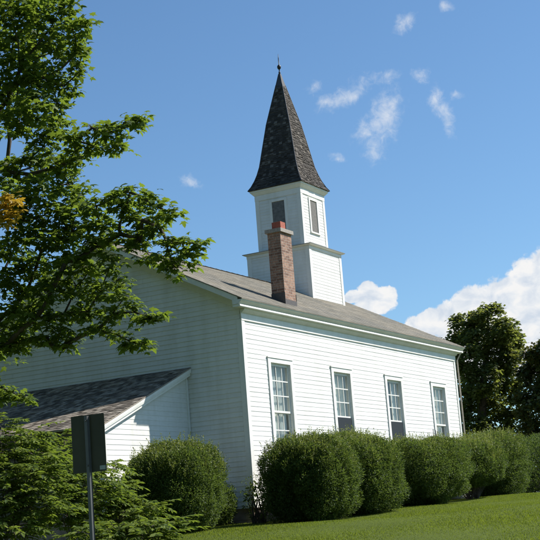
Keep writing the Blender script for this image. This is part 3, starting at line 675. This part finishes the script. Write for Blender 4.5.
shrub('widest clipped shrub in the row, under the third window', (6.05, -1.65), 1.58, 1.1, 1.72, 26000, G, seed=3)
shrub('clipped shrub fourth in the row, under the fourth window', (9.75, -1.6), 1.78, 1.15, 1.8, 22000, G, seed=4)
shrub('small clipped shrub at the far end of the row, past the church', (12.6, -1.2), 1.2, 1.1, 1.85, 16000, G, seed=5)
shrub('clipped round shrub standing before the shaded lean-to wall', (-2.95, .2), 1.01, .98, 1.76, 26000, None, seed=6, sprigs=900)
shrub('sparse leggy shrub standing against the very corner of the church', (-.36, -.3), .46, .34, 1.15, 150, None, seed=17, sprigs=0, name='low_shrub')
shrub('low dark shrub in the shade of the back gable, beside the round clipped shrub', (-.62, .75), .42, .5, .85, 2600, None, seed=7, sprigs=0, name='low_shrub')
for lab, (u_, D_), rr, hh, sd in (('dark rounded bush beyond the far end of the clipped row', (528, 52), 1.6, 1.9, 8), ('dark bush cut off by the right edge below the trees', (549, 50), 1.9, 2.3, 9)):
    p_ = at(u_, 490, D_); shrub(lab, (p_[0], p_[1]), rr, rr, hh, 9000, 'bushes beyond the row', seed=sd, name='background_bush', sprigs=0)

# ------------------------------------------------------------------ bushes with compound leaves, lower left
def compound_bush(label, base, blobs, nleaf, seed):
    r = np.random.default_rng(300+seed); b = at(*base); b[2] = float(ground_z(b[0], b[1])); root = empty('leafy_bush', b); tag(root, label, 'bush', 'bushes with compound leaves')
    mb = MB(); P, T, Nn, S = [], [], [], []
    tot = sum(q[2]*q[3] for q in blobs)
    for (u, v, ru, rv, D) in blobs:
        c = at(u, v, D); R = np.array([ru*D/FPX]*2+[rv*D/FPX]); k = max(5, int(nleaf*ru*rv/tot))
        st0 = b+np.append(r.normal(0, .15, 2), 0); mb.tube([st0, st0*.5+c*.5+[0, 0, -.1], c], [.02, .014, .008], 5)
        for i in range(k):
            d = r.normal(size=3); d /= np.linalg.norm(d); d[2] = d[2]*.8+.15; s = c+d*R*r.uniform(.3, 1)**.5
            az = math.atan2(d[1], d[0])+r.normal(0, .6); out = np.array([math.cos(az), math.sin(az), r.uniform(-.1, .55)]); Ln = r.uniform(.22, .44); nl = 6
            pts = [s+out*Ln*t+np.array([0, 0, -.17*Ln*t*t*1.6]) for t in np.linspace(0, 1, nl+1)]
            if i % 2 == 0: mb.tube([c*.6+s*.4, s], [.006, .003], 3)
            mb.tube([pts[0], pts[nl//2], pts[-1]], [.003, .002, .001], 3)
            side = np.cross(out, (0, 0, 1.)); side /= np.linalg.norm(side)
            for j in range(1, nl+1):
                tg = pts[j]-pts[j-1]; tg /= np.linalg.norm(tg); sz = Ln*(.36-.012*j)
                for sg in (1, -1):
                    P.append(pts[j]); T.append(side*sg*.85+tg*.65+[0, 0, -.18]+r.normal(0, .12, 3)); Nn.append(np.array([0, 0, 1.])+r.normal(0, .3, 3)); S.append(sz*r.uniform(.85, 1.1))
            P.append(pts[-1]); T.append(tg+r.normal(0, .1, 3)); Nn.append(np.array([0, 0, 1.])+r.normal(0, .3, 3)); S.append(Ln*.33)
    mb.build('stem', M['bark'], root)
    LL = [(0, 0, 0), (.21, .28, .03), (.18, .62, .02), (0, 1, -.1), (-.18, .62, .02), (-.21, .28, .03)]
    scatter('foliage', LL, [(0, 1, 2), (0, 2, 3), (0, 3, 4), (0, 4, 5)], np.array(P), np.array(T), np.array(Nn), np.array(S), M['pinnate'], root)
compound_bush('tall bright green bush at the left edge beside the lean-to roof', (5, 560, 21.5), [(-2,424,16,9,21.5),(22,436,16,8,21.5),(14,448,18,10,21.5),(4,462,20,14,21),(36,456,15,8,21.2),(28,478,24,18,21),(4,498,20,20,20.6),(38,508,24,20,20.8),(12,530,26,16,20.5)], 520, 1)
compound_bush('leafy bush directly behind the sign and its pole', (75, 560, 23), [(50,442,10,6,24),(64,440,8,7,24.5),(58,456,14,10,23.5),(84,472,12,10,23),(58,480,22,18,22.6),(88,490,22,20,22.4),(62,516,24,18,22.2),(98,470,8,8,23)], 400, 2)
compound_bush('leafy bush between the sign and the round clipped shrub', (122, 560, 24), [(110,468,7,7,24.3),(116,488,10,10,24),(106,504,16,14,23.6),(128,502,9,9,24),(128,522,20,14,23.5),(148,508,9,9,24)], 330, 3)
compound_bush('low bush with long drooping fronds at the bottom of the picture', (140, 570, 20), [(120,532,18,10,20),(150,527,14,7,20),(166,524,9,4,20),(172,532,7,4,20),(96,536,18,10,20),(140,541,24,9,19.6)], 170, 4)

# ------------------------------------------------------------------ sign seen from behind
D = 14.0; pc = at(87, 445, D)
sb = pc.copy(); sb[2] = float(ground_z(sb[0], sb[1])); post_xy = pc[:2]
sign = empty('street_sign', sb); tag(sign, 'dark back of a rectangular sign on a steel pole, before the leafy bushes', 'sign')
ang = math.atan2(_sy, _cy)+math.radians(-24); fx, fy = math.cos(ang), math.sin(ang); rx_, ry_ = math.sin(ang), -math.cos(ang)
def SP(a, d, z): return (sb[0]+rx_*a+fx*d, sb[1]+ry_*a+fy*d, z)
def slab(mb, a0, a1, d0, d1, z0, z1, cut=.0):
    n = len(mb.v); pr = [(a0+cut, z0), (a1-cut, z0), (a1, z0+cut), (a1, z1-cut), (a1-cut, z1), (a0+cut, z1), (a0, z1-cut), (a0, z0+cut)] if cut else [(a0, z0), (a1, z0), (a1, z1), (a0, z1)]
    k = len(pr)
    for d in (d0, d1):
        for a, z in pr: mb.v.append(SP(a, d, z))
    mb.f += [tuple(n+i for i in range(k)), tuple(n+k+i for i in reversed(range(k)))]+[(n+i, n+(i+1) % k, n+k+(i+1) % k, n+k+i) for i in range(k)]; mb.mi += [0]*(k+2)
zt = pc[2]+.315; zb = pc[2]-.285
mb = MB(); slab(mb, -.205, .205, .032, .036, zb, zt, .006); mb.build('panel', M['signback'], sign)
mb = MB(); zz = sb[2]-.3
prf = [(-.030, .026), (-.026, .030), (-.017, .030), (-.012, .0), (.012, .0), (.017, .030), (.026, .030), (.030, .026), (.022, .026), (.017, -.006), (-.017, -.006), (-.022, .026)]
mb.beam(SP(0, 0, zz), SP(0, 0, zt-.01), prf, (rx_, ry_, 0), (fx, fy, 0)); mb.build('pole', M['steel'], sign)
for z in (zt-.06, zb+.07): mb = MB(); mb.tube([SP(0, -.02, z), SP(0, .04, z)], [.009, .009], 8); mb.build('bolt', M['steel'], sign)
mb = MB(); slab(mb, .125, .195, .0300, .0315, zb+.018, zb+.06); mb.build('sticker', M['sticker'], sign)

# small flood light on the wall by the fourth window
fx0 = wins[3]-.02
mb = MB(); mb.box(fx0-.36, fx0-.10, -.16, -.05, 1.62, 1.84); fl = mb.mesh('flood_light')
root = empty('flood_light', (fx0-.23, -.10, 1.6)); tag(root, 'small dark lamp box with two short prongs beside the fourth window, just above the shrubs', 'lamp')
o = link('housing', fl, M['dark'], root)
mb = MB(); mb.tube([(fx0-.32, -.1, 1.84), (fx0-.33, -.1, 2.06)], [.012, .012]); mb.tube([(fx0-.14, -.1, 1.84), (fx0-.13, -.1, 2.03)], [.012, .012]); mb.box(fx0-.3, fx0-.16, -.05, -.021, 1.66, 1.80); mb.build('bracket', M['louver'], root)

# ------------------------------------------------------------------ world: physical sky, clouds laid out by compass direction
w = bpy.data.worlds.new('World'); scn.world = w; w.use_nodes = True; nt = w.node_tree; bg = nt.nodes['Background']
sky = nt.nodes.new('ShaderNodeTexSky'); sky.sky_type = 'NISHITA'; sky.sun_disc = False
sky.sun_elevation = math.asin(SUN[2]); sky.sun_rotation = math.atan2(SUN[0], SUN[1]); sky.air_density = 1.0; sky.dust_density = .6; sky.ozone_density = 2.0; sky.altitude = 300
tc = nt.nodes.new('ShaderNodeTexCoord'); sep = nt.nodes.new('ShaderNodeSeparateXYZ'); nt.links.new(tc.outputs['Generated'], sep.inputs[0])
def mt(op, a, b=None, c=None, clamp=False):
    n = nt.nodes.new('ShaderNodeMath'); n.operation = op; n.use_clamp = clamp
    for i, v in enumerate((a, b, c)):
        if v is None: continue
        if isinstance(v, (int, float)): n.inputs[i].default_value = float(v)
        else: nt.links.new(v, n.inputs[i])
    return n.outputs[0]
az = mt('MULTIPLY', mt('ARCTAN2', sep.outputs[1], sep.outputs[0]), 57.2958); el = mt('MULTIPLY', mt('ARCSINE', sep.outputs[2]), 57.2958)
def comb(x, y, z=0.):
    n = nt.nodes.new('ShaderNodeCombineXYZ')
    for i, v in enumerate((x, y, z)):
        if isinstance(v, (int, float)): n.inputs[i].default_value = v
        else: nt.links.new(v, n.inputs[i])
    return n.outputs[0]
pv = comb(az, el)
def nz(scale, detail, rough, vec, dist=0.): return noise(nt, scale, detail, rough, vec, dist)
def azel(u, v):
    d = ray(u, v); d = d/np.linalg.norm(d); return math.degrees(math.atan2(d[1], d[0])), math.degrees(math.asin(d[2]))
w1 = mt('SUBTRACT', nz(.9, 6, .6, pv), .5); w2 = mt('SUBTRACT', nz(.9, 6, .6, comb(mt('ADD', az, 31.7), mt('ADD', el, 11.3))), .5)
def field(blobs, warp, stretch=None):
    X = mt('MULTIPLY_ADD', w1, warp, az); Y = mt('MULTIPLY_ADD', w2, warp, el); out = None
    for b in blobs:
        u, v, ru, rv = b[:4]; rot = math.radians(b[4]) if len(b) > 4 else 0; a0, e0 = azel(u, v); ra, re = ru/23.3, rv/23.3
        dx = mt('SUBTRACT', X, a0); dy = mt('SUBTRACT', Y, e0)     # azimuth grows to the left
        cx_, sx_ = math.cos(rot), math.sin(rot)
        p = mt('MULTIPLY_ADD', dx, -cx_/ra, mt('MULTIPLY', dy, sx_/ra)); q = mt('MULTIPLY_ADD', dx, sx_/re, mt('MULTIPLY', dy, cx_/re))
        d = mt('SQRT', mt('ADD', mt('MULTIPLY', p, p), mt('MULTIPLY', q, q))); f = mt('SUBTRACT', 1, d)
        if len(b) > 5: f = mt('SUBTRACT', f, b[5])
        out = f if out is None else mt('SMOOTH_MAX', out, f, .12)
    return out
cum = [(416,330,13,15),(432,322,17,15),(452,322,24,22),(478,312,30,28),(505,312,36,36),(534,290,32,34),(560,285,40,44),(500,350,90,32),
       (352,297,10,8),(368,293,13,12),(386,297,14,12),(376,304,24,12)]
Fc = mt('MULTIPLY_ADD', mt('SUBTRACT', nz(2.2, 7, .62, pv, .2), .5), .55, field(cum, .55))
ac = nt.nodes.new('ShaderNodeMapRange'); ac.interpolation_type = 'SMOOTHSTEP'; nt.links.new(Fc, ac.inputs[0]); ac.inputs[1].default_value = -.02; ac.inputs[2].default_value = .16
wis = [(345,95,30,9,25),(328,102,11,7,25),(384,118,17,28,-28),(392,104,8,15,-25),(368,131,19,13,20,.1),(374,148,14,18,-15,.25),(438,100,8,16,6),(446,116,8,22,14,.05),(406,22,13,9,30,.1),(445,5,8,7,0,.2),(191,181,12,7,-20,.2),(337,158,10,6,-20,.3),(315,88,13,8,20,.4),(420,74,14,9,10,.4),(386,78,22,9,10,.45),(455,96,10,8,10,.5),(358,132,14,8,10,.4)]
Fw = mt('MULTIPLY_ADD', mt('SUBTRACT', nz(2.6, 9, .66, comb(az, el, 3.0), .5), .5), 2.1, field(wis, .9))
aw = nt.nodes.new('ShaderNodeMapRange'); aw.interpolation_type = 'SMOOTHSTEP'; nt.links.new(Fw, aw.inputs[0]); aw.inputs[1].default_value = -.3; aw.inputs[2].default_value = 1.45; aw.inputs[4].default_value = .64
alpha = mt('MAXIMUM', ac.outputs[0], aw.outputs[0], clamp=True)
hs = nt.nodes.new('ShaderNodeHueSaturation'); hs.inputs['Saturation'].default_value = 1.0; hs.inputs['Value'].default_value = 1.0; nt.links.new(mixc(nt, 1.0, sky.outputs[0], (.84, 1.09, 1.24), 'MULTIPLY'), hs.inputs['Color'])
sh = nz(1.1, 5, .55, comb(mt('ADD', az, 5), mt('MULTIPLY', el, 1.3)), .4)
CB = 8.3
ccol = ramp(nt, sh, [(.34, (.70, .78, .89)), (.50, (.88, .92, .97)), (.60, (1, 1, 1))]); cm = mixc(nt, 1.0, ccol, (CB, CB, CB), 'MULTIPLY')
skyc = mixc(nt, alpha, hs.outputs[0], cm)
nt.links.new(skyc, bg.inputs['Color']); bg.inputs['Strength'].default_value = .070

sl = bpy.data.lights.new('sun', 'SUN'); sl.energy = 5.0; sl.angle = math.radians(.53); sl.color = (1, .96, .90)
so = bpy.data.objects.new('sun', sl); COL.objects.link(so); so.rotation_euler = Vector(-SUN).to_track_quat('-Z', 'Y').to_euler(); so.location = (20, -20, 40)

cam = bpy.data.cameras.new('camera'); co = bpy.data.objects.new('camera', cam); COL.objects.link(co)
from mathutils import Matrix
R3 = Matrix((tuple(RIGHT), tuple(UP), tuple(-FWD))).transposed(); co.matrix_world = Matrix.Translation(Vector(CAM)) @ R3.to_4x4()
cam.sensor_fit = 'HORIZONTAL'; cam.sensor_width = 36; cam.lens = 36*FPX/540; cam.clip_start = .1; cam.clip_end = 5000; scn.camera = co
vs = scn.view_settings; vs.view_transform = 'Standard'; vs.look = 'None'; vs.gamma = 1; vs.exposure = .66; vs.use_curve_mapping = False
scn.cycles.max_bounces = 8; scn.cycles.transparent_max_bounces = 16; scn.cycles.use_denoising = True
scn.render.film_transparent = False
